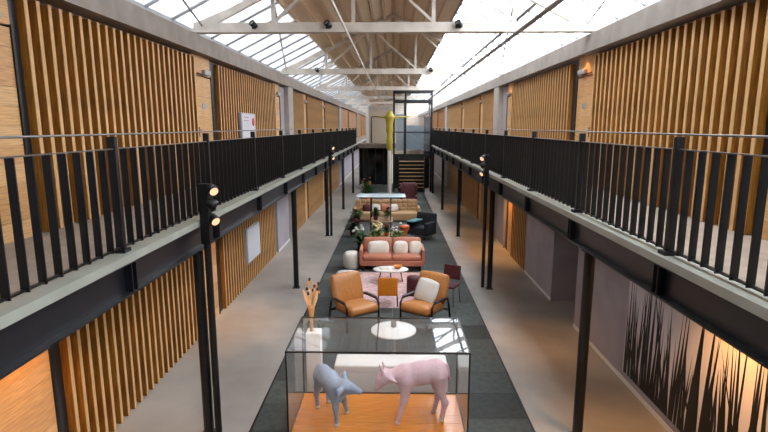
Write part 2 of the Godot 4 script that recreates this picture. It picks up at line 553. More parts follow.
func plant(called: String, at: Vector3, pot_r: float, pot_h: float, height: float, spread: float, n: int, leaf_mat, pot_mat, label: String, flower_mat = null, nf := 0, leaf_w := 0.05):
	var t = thing(called, at)
	tag(t, label, "plant", "potted plants in the lounge")
	put(t, "pot", lathe([Vector2(0, 0), Vector2(pot_r * 0.75, 0), Vector2(pot_r, pot_h), Vector2(pot_r * 0.88, pot_h), Vector2(pot_r * 0.85, pot_h * 0.9), Vector2(0, pot_h * 0.9)], 20), pot_mat)
	var st := SurfaceTool.new()
	st.begin(Mesh.PRIMITIVE_TRIANGLES)
	for i in n:
		var a := rng.randf() * TAU
		var el := rng.randf_range(0.25, 1.35)
		var dir := Vector3(cos(a) * cos(el), sin(el), sin(a) * cos(el))
		var start := Vector3(0, pot_h * 0.9, 0) + Vector3(cos(a), 0, sin(a)) * pot_r * 0.4 + Vector3.UP * rng.randf() * height * 0.45
		leaf_into(st, start, dir, lerpf(spread, height * 0.6, sin(el)) * rng.randf_range(0.6, 1.0), leaf_w * rng.randf_range(0.7, 1.2), spread * 0.35)
	st.generate_normals()
	put(t, "foliage", st.commit(), leaf_mat)
	put(t, "stem", tube([Vector3(0, pot_h * 0.85, 0), Vector3(0.01, pot_h + height * 0.5, 0.01)], 0.012), M.leaf_dark)
	for i in nf:
		var a := rng.randf() * TAU
		var r := spread * rng.randf_range(0.2, 0.75)
		put(t, "flower", rbox(Vector3(0.09, 0.07, 0.09), 0.034), flower_mat, Vector3(cos(a) * r, pot_h + height * rng.randf_range(0.55, 0.95), sin(a) * r))
	return t

# ------------------------------------------------------------------ the scene
func _ready():
	rng.seed = 7
	var cam := Camera3D.new()
	cam.name = "camera"
	cam.fov = rad_to_deg(2.0 * atan(216.0 / 512.0))
	cam.position = Vector3(0, EYE, 0)
	cam.rotation_degrees = Vector3(-9.915, 0.992, 0)
	cam.near = 0.05
	cam.far = 300.0
	add_child(cam)
	cam.current = true

	var env := Environment.new()
	var sky := Sky.new()
	var sm := ProceduralSkyMaterial.new()
	sm.sky_top_color = Color(0.93, 0.96, 1.0)
	sm.sky_horizon_color = Color(0.98, 0.98, 1.0)
	sm.ground_bottom_color = Color(0.3, 0.3, 0.3)
	sm.ground_horizon_color = Color(0.6, 0.6, 0.6)
	sm.sky_energy_multiplier = 1.0
	sky.sky_material = sm
	env.background_mode = Environment.BG_SKY
	env.sky = sky
	env.background_energy_multiplier = 12.5
	env.tonemap_mode = Environment.TONE_MAPPER_LINEAR
	env.tonemap_exposure = 1.0
	env.sdfgi_enabled = true
	env.ssao_enabled = true
	env.ssil_enabled = true
	var we := WorldEnvironment.new()
	we.name = "world_environment"
	we.environment = env
	add_child(we)

	materials()
	shell()
	upper_and_lower_walls()
	roof()
	balconies_and_columns()
	far_end()
	lounge()

func shell():
	var f = box(self, "floor", M.floor, Vector3(-4.13, -0.2, -END), Vector3(4.13, 0.0, 5.5))
	tag(f, "pale polished concrete floor with a dark strip of slate carpet tiles", "floor", "", "structure")
	for r in 46:
		for c in 4:
			var x0 := -1.94 + 0.97 * c
			var d0 := 5.0 + r * 0.7 + (0.35 if c % 2 == 1 else 0.0)
			var th := 0.008 + rng.randf() * 0.0015
			put(f, "carpet_tile", box_mesh(Vector3(0.966, 0.009, 0.696)), M.tile[rng.randi() % 5], Vector3(x0 + 0.485, 0.1 + th * 0.5, -f.position.z - d0 - 0.35))
	for s in [-1, 1]:
		box(f, "edge_strip", M.black, Vector3(s * 1.943, 0.1, -f.position.z - 37.5), Vector3(s * 1.965, 0.110, -f.position.z - 4.8))
	var wb = box(self, "wall_front", M.plaster, Vector3(-4.13, 0, 5.5), Vector3(4.13, 8.4, 5.7))
	tag(wb, "plain plaster end wall beside the near bridge", "wall", "", "structure")
	var wf = box(self, "wall_back", M.end_wall, Vector3(-4.13, 0, -(END + 0.2)), Vector3(4.13, 8.4, -END))
	tag(wf, "beige end wall far behind the elevator", "wall", "", "structure")
	var bd = box(self, "floor_bridge", M.deck, Vector3(-2.42, DECK - 0.3, -0.0), Vector3(2.42, DECK, 5.5))
	tag(bd, "near bridge deck joining the two balconies", "floor", "", "structure")

func upper_and_lower_walls():
	for side in [-1, 1]:
		var w = box(self, "wall_left" if side < 0 else "wall_right", M.plaster, Vector3(side * 3.99, DECK - 0.4, -END), Vector3(side * 4.2, 5.98, 5.5))
		tag(w, "side wall of the hall %s the black grass mural" % ("facing" if side < 0 else "above and beside"), "wall", "", "structure")
		# children are placed in the wall's own frame
		var off: Vector3 = -w.position
		# ground floor wall with the side passage opening on the mural side
		if side < 0:
			wall_child(w, off, "lower_wall", M.plaster, side, -5.5, END, 0.0, DECK - 0.4, 3.99, 4.2)
		else:
			wall_child(w, off, "lower_wall", M.plaster, side, -5.5, 10.25, 0.0, DECK - 0.4, 3.99, 4.2)
			wall_child(w, off, "lower_wall", M.plaster, side, 11.85, END, 0.0, DECK - 0.4, 3.99, 4.2)
			wall_child(w, off, "passage_wall", M.plaster, side, 11.85, 12.05, 0.0, DECK - 0.4, 4.2, 6.6)
			wall_child(w, off, "passage_wall", M.plaster, side, 10.05, 10.25, 0.0, DECK - 0.4, 4.2, 6.6)
			wall_child(w, off, "passage_end", M.plaster, side, 10.05, 12.05, 0.0, DECK - 0.4, 6.6, 6.8)
			wall_child(w, off, "passage_ceiling", M.soffit, side, 10.05, 12.05, DECK - 0.4, DECK - 0.2, 4.2, 6.8)
			wall_child(w, off, "passage_floor", M.floor, side, 10.05, 12.05, -0.2, 0.0, 4.13, 6.8)
		# wall head beam under the roof
		trim(M.concrete_beam, side, -5.5, END, 5.52, 5.84, 3.68, 3.99, "grey concrete head beam under the roof %s" % ("facing the mural" if side < 0 else "above the mural wall"))
		var up := [["plaster", -5.5, 4.2], ["door", 4.25, 5.36], ["dark", 5.36, 5.48], ["slat", 5.5, 10.12], ["door", 10.16, 11.1], ["dark", 11.1, 11.42], ["slat", 11.45, 16.9], ["door", 16.95, 17.75], ["plaster", 17.75, 18.5], ["pilaster", 18.5, 19.35], ["slat", 19.45, 22.25], ["door", 22.28, 23.15], ["slat", 23.2, 28.1], ["door", 28.14, 29.2], ["slat", 29.3, 35.8], ["pilaster", 36.0, 37.2], ["panel", 37.4, 44.0], ["panel", 45.0, 54.0], ["pilaster", 54.2, 55.4], ["panel", 55.6, 62.0], ["panel", 63.0, 72.0], ["plaster", 72.0, 77.0]]
		var low_l := [["plaster", -5.5, 4.2], ["door", 4.25, 5.36], ["dark", 5.36, 5.55], ["slat", 5.58, 9.62], ["door", 9.7, 10.85], ["dark", 10.85, 11.1], ["slat", 11.15, 16.2], ["dark", 16.2, 16.55], ["plaster", 16.55, 18.4], ["pilaster", 18.4, 19.1], ["slat", 19.25, 22.0], ["door", 22.03, 22.87], ["slat", 22.9, 27.7], ["door", 27.73, 28.57], ["slat", 28.6, 35.8], ["plaster", 35.9, 77.0]]  # dark strip before the plaster stretch borders no door; plain near-black panel
		var low_r := [["plaster", -5.5, 10.25], ["plaster", 11.85, 14.3], ["slat", 14.35, 16.2], ["door", 16.25, 16.98], ["dark", 16.98, 17.3], ["plaster", 17.3, 18.5], ["pilaster", 18.5, 19.2], ["slat", 19.4, 22.0], ["door", 22.03, 22.87], ["slat", 22.9, 27.7], ["door", 27.73, 28.57], ["slat", 28.6, 35.8], ["plaster", 35.9, 77.0]]
		var which := "facing the mural" if side < 0 else "on the mural side"
		for level in 2:
			var segs: Array = up if level == 1 else (low_l if side < 0 else low_r)
			var y0: float = DECK if level == 1 else 0.0
			var y1: float = 5.46 if level == 1 else DECK - 0.372
			var ns := 0
			var nd := 0
			for s in segs:
				if s[0] == "slat": ns += 1
				if s[0] == "door": nd += 1
			var floor_word := "upper floor" if level == 1 else "ground floor"
			for s in segs:
				match s[0]:
					"slat":
						slat_screen(side, s[1], s[2], y0, y1, "vertical wooden slat screen, %s wall %s, %s from the far end" % [floor_word, which, ordinal(ns)])
						ns -= 1
					"door":
						door(side, s[1], s[2], y0, "pale plywood room door, %s %s, %s from the far end" % [floor_word, which, ordinal(nd)], level == 1)
						nd -= 1
					"plaster":
						var pp = trim(M.plaster, side, s[1], s[2], y0, y1, 3.8 if level == 0 else 3.86, 3.99, "grey plaster wall panel, %s %s" % [floor_word, which])
						if level == 0:
							wall_child(pp, -pp.position, "skirting", M.white, side, s[1], s[2], 0.0, 0.075, 3.785, 3.8)
					"panel":
						trim(M.slat[1], side, s[1], s[2], y0, y1, 3.82, 3.99, "far timber clad wall stretch, %s %s" % [floor_word, which])
					"pilaster":
						trim(M.pilaster, side, s[1], s[2], y0, y1 + (0.06 if level == 1 else 0.0), 3.70, 3.99, "pale concrete pilaster, %s %s" % [floor_word, which])
					"dark":
						trim(M.steel, side, s[1], s[2], y0, y1, 3.88, 3.99, "narrow black wall panel, %s %s" % [floor_word, which])
		# lamps above the doors
		if side < 0:
			downlight(Vector3(-3.45, DECK - 0.372, -4.85), "warm downlight in the soffit over the near ground floor door", 4.0)
			downlight(Vector3(-3.68, DECK - 0.372, -10.25), "warm downlight in the soffit over the ground floor door beside the spotlight pole", 3.6, 40.0)
		else:
			downlight(Vector3(3.62, DECK - 0.372, -16.6), "warm downlight in the soffit over the ground floor door on the mural side", 7.0)
			downlight(Vector3(3.25, DECK - 0.372, -5.2), "warm downlight in the soffit washing the grass mural", 6.5, 62.0)
			for q in [[9.4, "third"], [19.6, "second"], [26.0, "first"]]:
				downlight(Vector3(2.75, DECK - 0.372, -q[0]), "warm downlight over the mural side walkway, %s from the far end" % q[1], 2.6, 36.0)
	for q in [[10.63, "second"], [17.35, "first"]]:
		downlight(Vector3(3.735, 5.519, -q[0]), "warm downlight over the upper floor doors on the mural side, %s from the far end" % q[1], 0.4, 60.0)

var trim_no := 0
func trim(m, side: int, d0: float, d1: float, y0: float, y1: float, xa: float, xb: float, label: String):
	trim_no += 1
	var o = box(self, "trim_%d" % trim_no, m, Vector3(side * xa, y0, -d1), Vector3(side * xb, y1, -d0))
	tag(o, label, "wall panel", "", "structure")
	return o

func ordinal(n: int) -> String:
	return ["zeroth", "first", "second", "third", "fourth", "fifth", "sixth", "seventh", "eighth", "ninth", "tenth"][n]

func wall_child(w, off: Vector3, called: String, m, side: int, d0: float, d1: float, y0: float, y1: float, xa: float, xb: float):
	return box(w, called, m, off + Vector3(side * xa, y0, -d1), off + Vector3(side * xb, y1, -d0))

func roof():
	var c := Node3D.new()
	c.name = "ceiling"
	add_child(c)
	tag(c, "pitched roof with a timber lined middle and glazed strips along both eaves", "ceiling", "", "structure")
	var xl := -2.4
	var xr := 1.65
	var seg := 7.85
	# timber boards, on each side of the ridge
	for part in [[xl, 0.0, 7], [0.0, xr, 5]]:
		var n: int = part[2]
		for i in n:
			var xa: float = lerpf(part[0], part[1], float(i) / n)
			var xb: float = lerpf(part[0], part[1], float(i + 1) / n)
			for s in 11:
				var d0 := -5.5 + seg * s
				slope_box(c, "board", M.board[rng.randi() % 4], xa + 0.006, xb - 0.006, d0 + 0.004, d0 + seg - 0.004, 0.0, 0.022)
			if i > 0 or part[0] < 0.0:
				slope_box(c, "joist", M.joist, xa - 0.03 if i > 0 else xa, xa + 0.03, -5.5, END, -0.13, -0.001)
		slope_box(c, "roof_deck", M.joist, part[0], part[1], -5.5, END, 0.03, 0.16)
	slope_box(c, "ridge_board", M.joist, -0.06, -0.001, -5.5, END, -0.10, 0.2)
	slope_box(c, "ridge_board", M.joist, 0.001, 0.06, -5.5, END, -0.10, 0.2)
	# glazing
	for g in [[-3.95, xl, 1], [xr, 3.95, 2]]:
		var rows: int = g[2]
		for r in rows:
			var xa: float = lerpf(g[0], g[1], float(r) / rows)
			var xb: float = lerpf(g[0], g[1], float(r + 1) / rows)
			for k in 82:
				var d := -5.5 + k
				slope_box(c, "pane", M.dimmed_pane if rows == 1 else M.pane, xa + 0.02, xb - 0.02, d + 0.02, d + 0.98, 0.05, 0.056)
		for k in 83:
			var d := -5.5 + k
			slope_box(c, "glazing_bar", M.bar, g[0], g[1], d - 0.017, d + 0.017, 0.012, 0.07)
		for r in rows + 1:
			var x: float = lerpf(g[0], g[1], float(r) / rows)
			slope_box(c, "purlin", M.bar, x - 0.03, x + 0.03, -5.5, END, -0.05, 0.08)
	var n_t := 10
	for i in n_t:
		truss(2.35 + 7.85 * i, "white steel roof truss spanning the hall, %s from the far end" % ordinal(n_t - i))
	# wind bracing rods below the eaves glazing
	for i in 4:
		for s in [-1, 1]:
			var a := Vector3(s * 3.65, 6.02, -(10.2 + 7.85 * i))
			var b := Vector3(s * 2.3, roof_y(2.3) - 0.2, -(2.45 + 7.85 * i))
			var o = put(self, "bracing_rod", tube([a, b], 0.018, 6), M.bar)
			tag(o, "thin grey bracing rod under the glazing %s, %s from far end" % ["facing the mural" if s < 0 else "on the mural side", ordinal(4 - i)], "rod", "roof bracing rods")
	for s in [[-0.85, 0.022, "pale round conduit hung under the trusses near the middle of the roof", M.truss], [2.28, 0.04, "brown grey pipe hung under the trusses beside the wide glazing", M.bar]]:
		var o = put(self, "roof_pipe", tube([Vector3(s[0], 5.83, 5.4), Vector3(s[0], 5.83, -36.0)], s[1], 10), s[3])
		tag(o, s[2], "pipe")
	for p in [[-2.65, 10.2, "black spotlight on the truss chord by the narrow glazing, nearer the case"], [-1.25, 10.2, "black spotlight on the truss chord beside the pale conduit"], [1.2, 10.2, "black spotlight on the truss chord under the wide glazing edge, nearer the case"], [1.25, 18.05, "small black spotlight on the second truss chord beside the wide glazing"], [-2.6, 18.05, "small black spotlight on the second truss chord by the narrow glazing"]]:
		chord_spot(p[0], p[1], p[2])

func slope_box(parent, called: String, m, xa: float, xb: float, d0: float, d1: float, h0: float, h1: float):
	# a slab lying on the roof slope between xa and xb (same side of the ridge), h above the slope line
	var xm := (xa + xb) * 0.5
	var sg := signf(xm)
	var ang := -sg * atan(0.5)
	var len := (xb - xa) / cos(atan(0.5))
	var nrm := Vector3(sg * sin(atan(0.5)), cos(atan(0.5)), 0)
	var p := Vector3(xm, roof_y(xm), -(d0 + d1) * 0.5) + nrm * (h0 + h1) * 0.5
	return put(parent, called, box_mesh(Vector3(len, h1 - h0, d1 - d0)), m, p, Vector3(0, 0, ang))

func balconies_and_columns():
	balcony(-1, "floor_balcony_left", "balcony deck on a black steel beam facing the mural wall")
	balcony(1, "floor_balcony_right", "balcony deck on a black steel beam above the mural")
	railing(-1, "railing of close black steel fins on the balcony facing the mural")
	railing(1, "railing of close black steel fins on the balcony above the mural")
	for i in 5:
		var d := 6.35 + 6.42 * i
		for side in [-1, 1]:
			column(side, d, "black round steel column under the balcony %s, %s from the far end" % ["facing the mural" if side < 0 else "on the mural side", ordinal(5 - i)])
	spot_cluster(-1, 6.3, "black pole with three spotlights, by the column nearest the glass case, opposite the mural")
	spot_cluster(-1, 19.2, "black pole with three spotlights near the plant shelf, opposite the mural")
	spot_cluster(1, 12.9, "black pole with three spotlights on the mural side")
	# metal cabinets hung on the slat screens
	for k in 2:
		var y: float = 3.55 if k == 1 else 0.62
		var t = thing("wall_cabinet", Vector3(-3.79, y, -13.35))
		tag(t, "light grey metal cabinet with red markings on the upper slat screen" if k == 1 else "plain light grey metal cabinet on the ground floor slat screen", "cabinet")
		put(t, "body", rbox(Vector3(0.07, 0.92, 1.25), 0.012), mat(Color(0.62, 0.62, 0.64), 0.45), Vector3(0.035, 0.46, 0))
		box(t, "cabinet_door", mat(Color(0.80, 0.80, 0.81), 0.45), Vector3(0.071, 0.03, -0.59), Vector3(0.082, 0.89, 0.59))
		if k == 1:
			put(t, "red_symbol", lathe([Vector2(0, 0), Vector2(0.11, 0), Vector2(0.11, 0.006), Vector2(0, 0.006)], 20), M.red, Vector3(0.082, 0.70, -0.40), Vector3(0, 0, -PI / 2))
			for r in 2:
				box(t, "red_line", M.red, Vector3(0.082, 0.72 + r * 0.08, 0.05), Vector3(0.085, 0.735 + r * 0.08, 0.45))
	# the mural of black grass blades
	var mu = thing("grass_mural", Vector3(3.77, 0.2, -7.9))
	tag(mu, "white wall mural printed with tall black pointed grass blades", "mural")
	box(mu, "panel", M.mural, Vector3(0, 0, 0), Vector3(0.028, 2.2, 5.4))
	var st := SurfaceTool.new()
	st.begin(Mesh.PRIMITIVE_TRIANGLES)
	var r2 := RandomNumberGenerator.new()
	r2.seed = 41
	for i in 150:
		var z := 0.03 + 5.3 * i / 150.0 + r2.randf_range(-0.03, 0.03)
		z = clampf(z, 0.06, 5.34)
		var h := r2.randf_range(0.8, 2.12)
		var w := r2.randf_range(0.018, 0.042)
		var lean := r2.randf_range(-0.16, 0.16)
		if i % 23 == 11: lean = -0.55
		var zt := clampf(z + lean, 0.02, 5.38)
		var zm := lerpf(z, zt, 0.4)
		var x := -0.0015 - 0.00001 * i
		var a := Vector3(x, 0.0, clampf(z - w, 0.005, 5.39))
		var b := Vector3(x, 0.0, clampf(z + w, 0.005, 5.39))
		var c := Vector3(x, h * 0.45, clampf(zm + w * 0.75, 0.005, 5.39))
		var d := Vector3(x, h * 0.45, clampf(zm - w * 0.75, 0.005, 5.39))
		var e := Vector3(x, h, zt)
		for p in [a, b, c, a, c, d, d, c, e]: st.add_vertex(p)
	st.generate_normals()
	put(mu, "grass_print", st.commit(), M.ink)

func far_end():
	# bridge at the far end with a dark glazed bar front below it
	var b = box(self, "floor_bridge_far", M.deck, Vector3(-2.42, DECK - 0.32, -38.2), Vector3(2.42, DECK, -36.0))
	tag(b, "far bridge deck joining the two balconies behind the elevator", "floor", "", "structure")
	var s = thing("glazed_screen", Vector3(0, 0, -36.4))
	tag(s, "dark glazed screen wall under the far bridge", "screen wall")
	for i in 4:
		var x0 := -2.38 + 0.58 * i
		box(s, "glass_panel", M.dark_glass, Vector3(x0 + 0.02, 0.05, -0.02), Vector3(x0 + 0.56, DECK - 0.36, 0.0))
		box(s, "mullion", M.black, Vector3(x0 - 0.02, 0.0, -0.05), Vector3(x0 + 0.02, DECK - 0.34, 0.03))
	box(s, "head_rail", M.black, Vector3(-2.4, DECK - 0.36, -0.05), Vector3(0.0, DECK - 0.325, 0.03))
	# lobby front on the bridge
	var l = thing("lobby_front", Vector3(0, DECK, -37.4))
	tag(l, "beige lobby front with a door standing on the far bridge", "partition")
	box(l, "wall_panel", M.end_wall, Vector3(-1.75, 0, -0.08), Vector3(0.0, 2.3, 0.0))
	box(l, "edge_post", M.white, Vector3(-1.95, 0, -0.1), Vector3(-1.75, 2.6, 0.04))
	for x in [-1.55, -0.2]:
		box(l, "door_jamb", M.black, Vector3(x - 0.03, 0, 0.0), Vector3(x + 0.03, 1.85, 0.03))
	box(l, "door_head", M.black, Vector3(-1.52, 1.82, 0.0), Vector3(-0.23, 1.88, 0.03))
	box(l, "head_beam", M.pilaster, Vector3(-1.75, 2.3, -0.1), Vector3(0.0, 2.6, 0.05))
	# elevator shaft
	var e = thing("elevator", Vector3(0, 0, -32.7))
	tag(e, "tall black steel and glass elevator shaft rising past the balconies", "elevator")
	var w := 2.36
	var dp := 2.3
	for x in [0.0, 0.72, w]:
		for z in [0.0, -dp]:
			box(e, "shaft_post", M.black, Vector3(x, 0, z - 0.1), Vector3(x + 0.12, 5.84 if z < 0 else 6.35, z))
	for y in [2.15, 2.35, 3.75, 5.55, 6.15]:
		box(e, "cross_beam", M.black, Vector3(0.12, y, -0.08), Vector3(w, y + (0.22 if y in [2.15, 5.55, 6.15] else 0.06), -0.01))
	for x in [0.0, w]:
		for y in [2.15, 5.5]:
			box(e, "side_beam", M.black, Vector3(x + 0.02, y, -dp), Vector3(x + 0.1, y + 0.2, -0.1))
	box(e, "glass_pane", M.pane, Vector3(0.13, 2.6, -0.05), Vector3(0.71, 5.5, -0.044))
	box(e, "glass_pane", M.pane, Vector3(0.85, 2.6, -0.05), Vector3(w - 0.01, 5.5, -0.044))
	box(e, "side_panel", M.black, Vector3(w - 0.42, 2.4, -0.12), Vector3(w, 4.75, -0.09))
	box(e, "cabin", mat(Color(0.55, 0.60, 0.60), 0.35, 0.3), Vector3(0.2, 2.62, -dp + 0.15), Vector3(0.68, 4.9, -0.3))
	box(e, "cabin_back", mat(Color(0.36, 0.44, 0.47), 0.3), Vector3(0.9, 2.62, -dp + 0.12), Vector3(w - 0.1, 4.2, -dp + 0.2))
	box(e, "lower_panel", M.black, Vector3(0.12, 0, -dp + 0.3), Vector3(w, 2.15, -dp + 0.36))
	# bottle rack in front of the shaft
	var rk = thing("wine_rack", Vector3(0.35, 0, -32.3))
	tag(rk, "tall black rack of pale shelves in front of the elevator shaft", "rack")
	for x in [0.0, 1.62]:
		box(rk, "upright", M.black, Vector3(x, 0, -0.3), Vector3(x + 0.05, 2.2, 0))
	box(rk, "back_panel", M.black, Vector3(0.0, 0, -0.32), Vector3(1.67, 2.2, -0.3))
	for i in 8:
		box(rk, "shelf", M.beige, Vector3(0.05, 0.30 + i * 0.235, -0.29), Vector3(1.62, 0.335 + i * 0.235, 0.01))
	# yellow totem on a white post
	var y = thing("yellow_totem", Vector3(-0.20, 0, -30.0))
	tag(y, "tall yellow carved totem with cross arms on a pale post before the elevator", "sculpture")
	put(y, "post", lathe([Vector2(0.16, 0), Vector2(0.12, 0.1), Vector2(0.11, 2.75), Vector2(0, 2.75)], 20), M.pilaster)
	put(y, "figure", lathe([Vector2(0.10, 2.75), Vector2(0.17, 2.85), Vector2(0.15, 3.1), Vector2(0.20, 3.3), Vector2(0.15, 3.5), Vector2(0.14, 3.7), Vector2(0.22, 3.9), Vector2(0.18, 4.15), Vector2(0.22, 4.4), Vector2(0.26, 4.6), Vector2(0.30, 4.72), Vector2(0.20, 4.85), Vector2(0.12, 5.0), Vector2(0, 5.02)], 20), M.yellow)
	put(y, "arm", tube([Vector3(-0.75, 4.72, 0), Vector3(-0.2, 4.62, 0), Vector3(0.2, 4.62, 0), Vector3(1.15, 4.70, 0)], [0.03, 0.06, 0.06, 0.03], 10), M.yellow)

func lounge():
	# ---- glass display case
	var c = thing("display_case", Vector3(-0.18, 0.0095, -6.42))
	tag(c, "large glass display case with an orange wooden floor and thin bronze frame", "display case")
	var hx := 1.13
	var hz := 0.58
	var y0 := 0.25
	var y1 := 1.42
	box(c, "plinth", M.frame_case, Vector3(-hx + 0.03, 0, -hz + 0.03), Vector3(hx - 0.03, y0 - 0.05, hz - 0.03))
	for i in 6:
		var za := -hz + 0.012 + (2 * hz - 0.024) * i / 6.0
		box(c, "floor_board", M.orange_wood, Vector3(-hx + 0.012, y0 - 0.05, za + 0.001), Vector3(hx - 0.012, y0 - 0.01, za + (2 * hz - 0.024) / 6.0 - 0.001))
	for sx in [-1, 1]:
		for sz in [-1, 1]:
			box(c, "corner_post", M.frame_case, Vector3(sx * hx, 0, sz * hz), Vector3(sx * (hx - 0.018), y1, sz * (hz - 0.018)))
		for yy in [y0 - 0.012, y1 - 0.018]:
			box(c, "frame_bar", M.frame_case, Vector3(sx * hx, yy, -hz), Vector3(sx * (hx - 0.016), yy + 0.018, hz))
	for sz in [-1, 1]:
		for yy in [y0 - 0.012, y1 - 0.018]:
			box(c, "frame_bar", M.frame_case, Vector3(-hx, yy, sz * hz), Vector3(hx, yy + 0.018, sz * (hz - 0.016)))
	box(c, "top_bar", M.frame_case, Vector3(-0.02, y1 - 0.014, -hz), Vector3(-0.006, y1, hz))
	box(c, "glass_pane", M.case_glass, Vector3(-hx + 0.018, y1 - 0.012, -hz + 0.016), Vector3(-0.022, y1 - 0.004, hz - 0.016))
	box(c, "glass_pane", M.case_glass, Vector3(-0.004, y1 - 0.012, -hz + 0.016), Vector3(hx - 0.018, y1 - 0.004, hz - 0.016))
	for sz in [-1, 1]:
		box(c, "glass_pane", M.case_glass, Vector3(-hx + 0.02, y0 + 0.008, sz * (hz - 0.006)), Vector3(hx - 0.02, y1 - 0.02, sz * (hz - 0.012)))
	for sx in [-1, 1]:
		box(c, "glass_pane", M.case_glass, Vector3(sx * (hx - 0.006), y0 + 0.008, -hz + 0.02), Vector3(sx * (hx - 0.012), y1 - 0.02, hz - 0.02))

	# ---- the two painted calves; coordinates are (x, height above the case floor, depth)
	var cf := 0.25
	var pk := [
		[[0.18, 0.61, 6.36], [0.39, 0.64, 6.38], 0.15, 0.145], [[0.39, 0.64, 6.38], [0.575, 0.665, 6.40], 0.145, 0.152],
		[[0.15, 0.64, 6.35], [-0.06, 0.62, 6.30], 0.12, 0.078], [[-0.08, 0.63, 6.30], [-0.13, 0.60, 6.29], 0.075, 0.07],
		[[-0.13, 0.59, 6.29], [-0.205, 0.48, 6.27], 0.06, 0.04],
		[[-0.11, 0.66, 6.25], [-0.17, 0.83, 6.23], 0.022, 0.008], [[-0.09, 0.66, 6.34], [-0.13, 0.80, 6.38], 0.022, 0.008],
		[[-0.05, 0.64, 6.23], [0.05, 0.62, 6.16], 0.022, 0.012],
		[[0.19, 0.56, 6.28], [0.155, 0.32, 6.25], 0.085, 0.043], [[0.155, 0.32, 6.25], [0.08, 0.03, 6.21], 0.04, 0.026],
		[[0.21, 0.56, 6.44], [0.19, 0.32, 6.47], 0.085, 0.043], [[0.19, 0.32, 6.47], [0.13, 0.03, 6.47], 0.04, 0.026],
		[[0.62, 0.62, 6.32], [0.64, 0.42, 6.30], 0.11, 0.055], [[0.64, 0.42, 6.30], [0.70, 0.26, 6.29], 0.05, 0.036], [[0.70, 0.26, 6.29], [0.665, 0.03, 6.29], 0.034, 0.026],
		[[0.60, 0.62, 6.47], [0.60, 0.42, 6.49], 0.11, 0.055], [[0.60, 0.42, 6.49], [0.63, 0.25, 6.50], 0.05, 0.036], [[0.63, 0.25, 6.50], [0.575, 0.03, 6.50], 0.034, 0.026],
		[[0.73, 0.74, 6.40], [0.765, 0.55, 6.40], 0.02, 0.016]]
	calf(pk, Vector3(0.3, 0, 6.38), M.pink_paint, "pink painted calf sculpture with a lowered head inside the glass case", [[0.075, 6.21], [0.125, 6.47], [0.66, 6.29], [0.57, 6.50]], cf)
	var bl := [
		[[-0.96, 0.54, 6.56], [-0.85, 0.53, 6.40], 0.115, 0.115], [[-0.85, 0.53, 6.40], [-0.75, 0.48, 6.26], 0.115, 0.12],
		[[-0.75, 0.48, 6.26], [-0.71, 0.39, 6.21], 0.105, 0.075],
		[[-0.73, 0.51, 6.23], [-0.63, 0.525, 6.20], 0.085, 0.072], [[-0.63, 0.525, 6.20], [-0.56, 0.51, 6.20], 0.072, 0.066],
		[[-0.56, 0.505, 6.20], [-0.43, 0.465, 6.20], 0.055, 0.037],
		[[-0.62, 0.56, 6.14], [-0.68, 0.55, 6.03], 0.026, 0.030], [[-0.68, 0.55, 6.03], [-0.69, 0.50, 5.99], 0.028, 0.010],
		[[-0.61, 0.57, 6.26], [-0.64, 0.63, 6.34], 0.024, 0.026], [[-0.64, 0.63, 6.34], [-0.64, 0.66, 6.38], 0.024, 0.008],
		[[-0.76, 0.41, 6.20], [-0.74, 0.24, 6.17], 0.058, 0.034], [[-0.74, 0.24, 6.17], [-0.725, 0.03, 6.15], 0.031, 0.023],
		[[-0.68, 0.41, 6.30], [-0.66, 0.24, 6.40], 0.058, 0.034], [[-0.66, 0.24, 6.40], [-0.625, 0.03, 6.46], 0.031, 0.023],
		[[-1.00, 0.50, 6.53], [-1.03, 0.34, 6.55], 0.075, 0.042], [[-1.03, 0.34, 6.55], [-1.06, 0.22, 6.60], 0.038, 0.029], [[-1.06, 0.22, 6.60], [-1.04, 0.03, 6.58], 0.028, 0.023],
		[[-0.93, 0.50, 6.64], [-0.91, 0.34, 6.68], 0.075, 0.042], [[-0.91, 0.34, 6.68], [-0.93, 0.22, 6.74], 0.038, 0.029], [[-0.93, 0.22, 6.74], [-0.91, 0.03, 6.72], 0.028, 0.023],
		[[-1.03, 0.60, 6.63], [-1.06, 0.46, 6.67], 0.018, 0.014]]
	calf(bl, Vector3(-0.82, 0, 6.4), M.blue_paint, "pale blue painted calf sculpture turning its head inside the glass case", [[-0.725, 6.15], [-0.625, 6.46], [-1.04, 6.58], [-0.91, 6.72]], cf)

	# ---- behind the case
	var bn = thing("reflection_block", Vector3(-0.02, 0.0095, -7.55))  # white block built in place of sky reflected by the back glass
	tag(bn, "low white block standing in for a pale reflection in the glass case", "reflection_block")
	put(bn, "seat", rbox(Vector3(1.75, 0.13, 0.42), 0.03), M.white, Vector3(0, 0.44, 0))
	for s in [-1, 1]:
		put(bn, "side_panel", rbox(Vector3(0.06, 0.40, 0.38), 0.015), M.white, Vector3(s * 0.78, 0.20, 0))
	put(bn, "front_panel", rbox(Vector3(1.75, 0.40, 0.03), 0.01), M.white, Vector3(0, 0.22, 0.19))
	var pl = put(self, "plinth", rbox(Vector3(0.22, 1.02, 0.22), 0.012), M.white, Vector3(-1.21, 0.52, -7.45))
	tag(pl, "narrow white square plinth behind the corner of the glass case", "plinth")
	var v = thing("dried_bouquet", Vector3(-1.24, 1.03, -7.45))
	tag(v, "slender straw coloured vase of dried seed heads on the white plinth", "vase")
	put(v, "vase", lathe([Vector2(0, 0), Vector2(0.035, 0), Vector2(0.022, 0.05), Vector2(0.03, 0.2), Vector2(0.05, 0.36), Vector2(0.055, 0.42), Vector2(0.048, 0.42), Vector2(0, 0.38)], 18), M.straw)
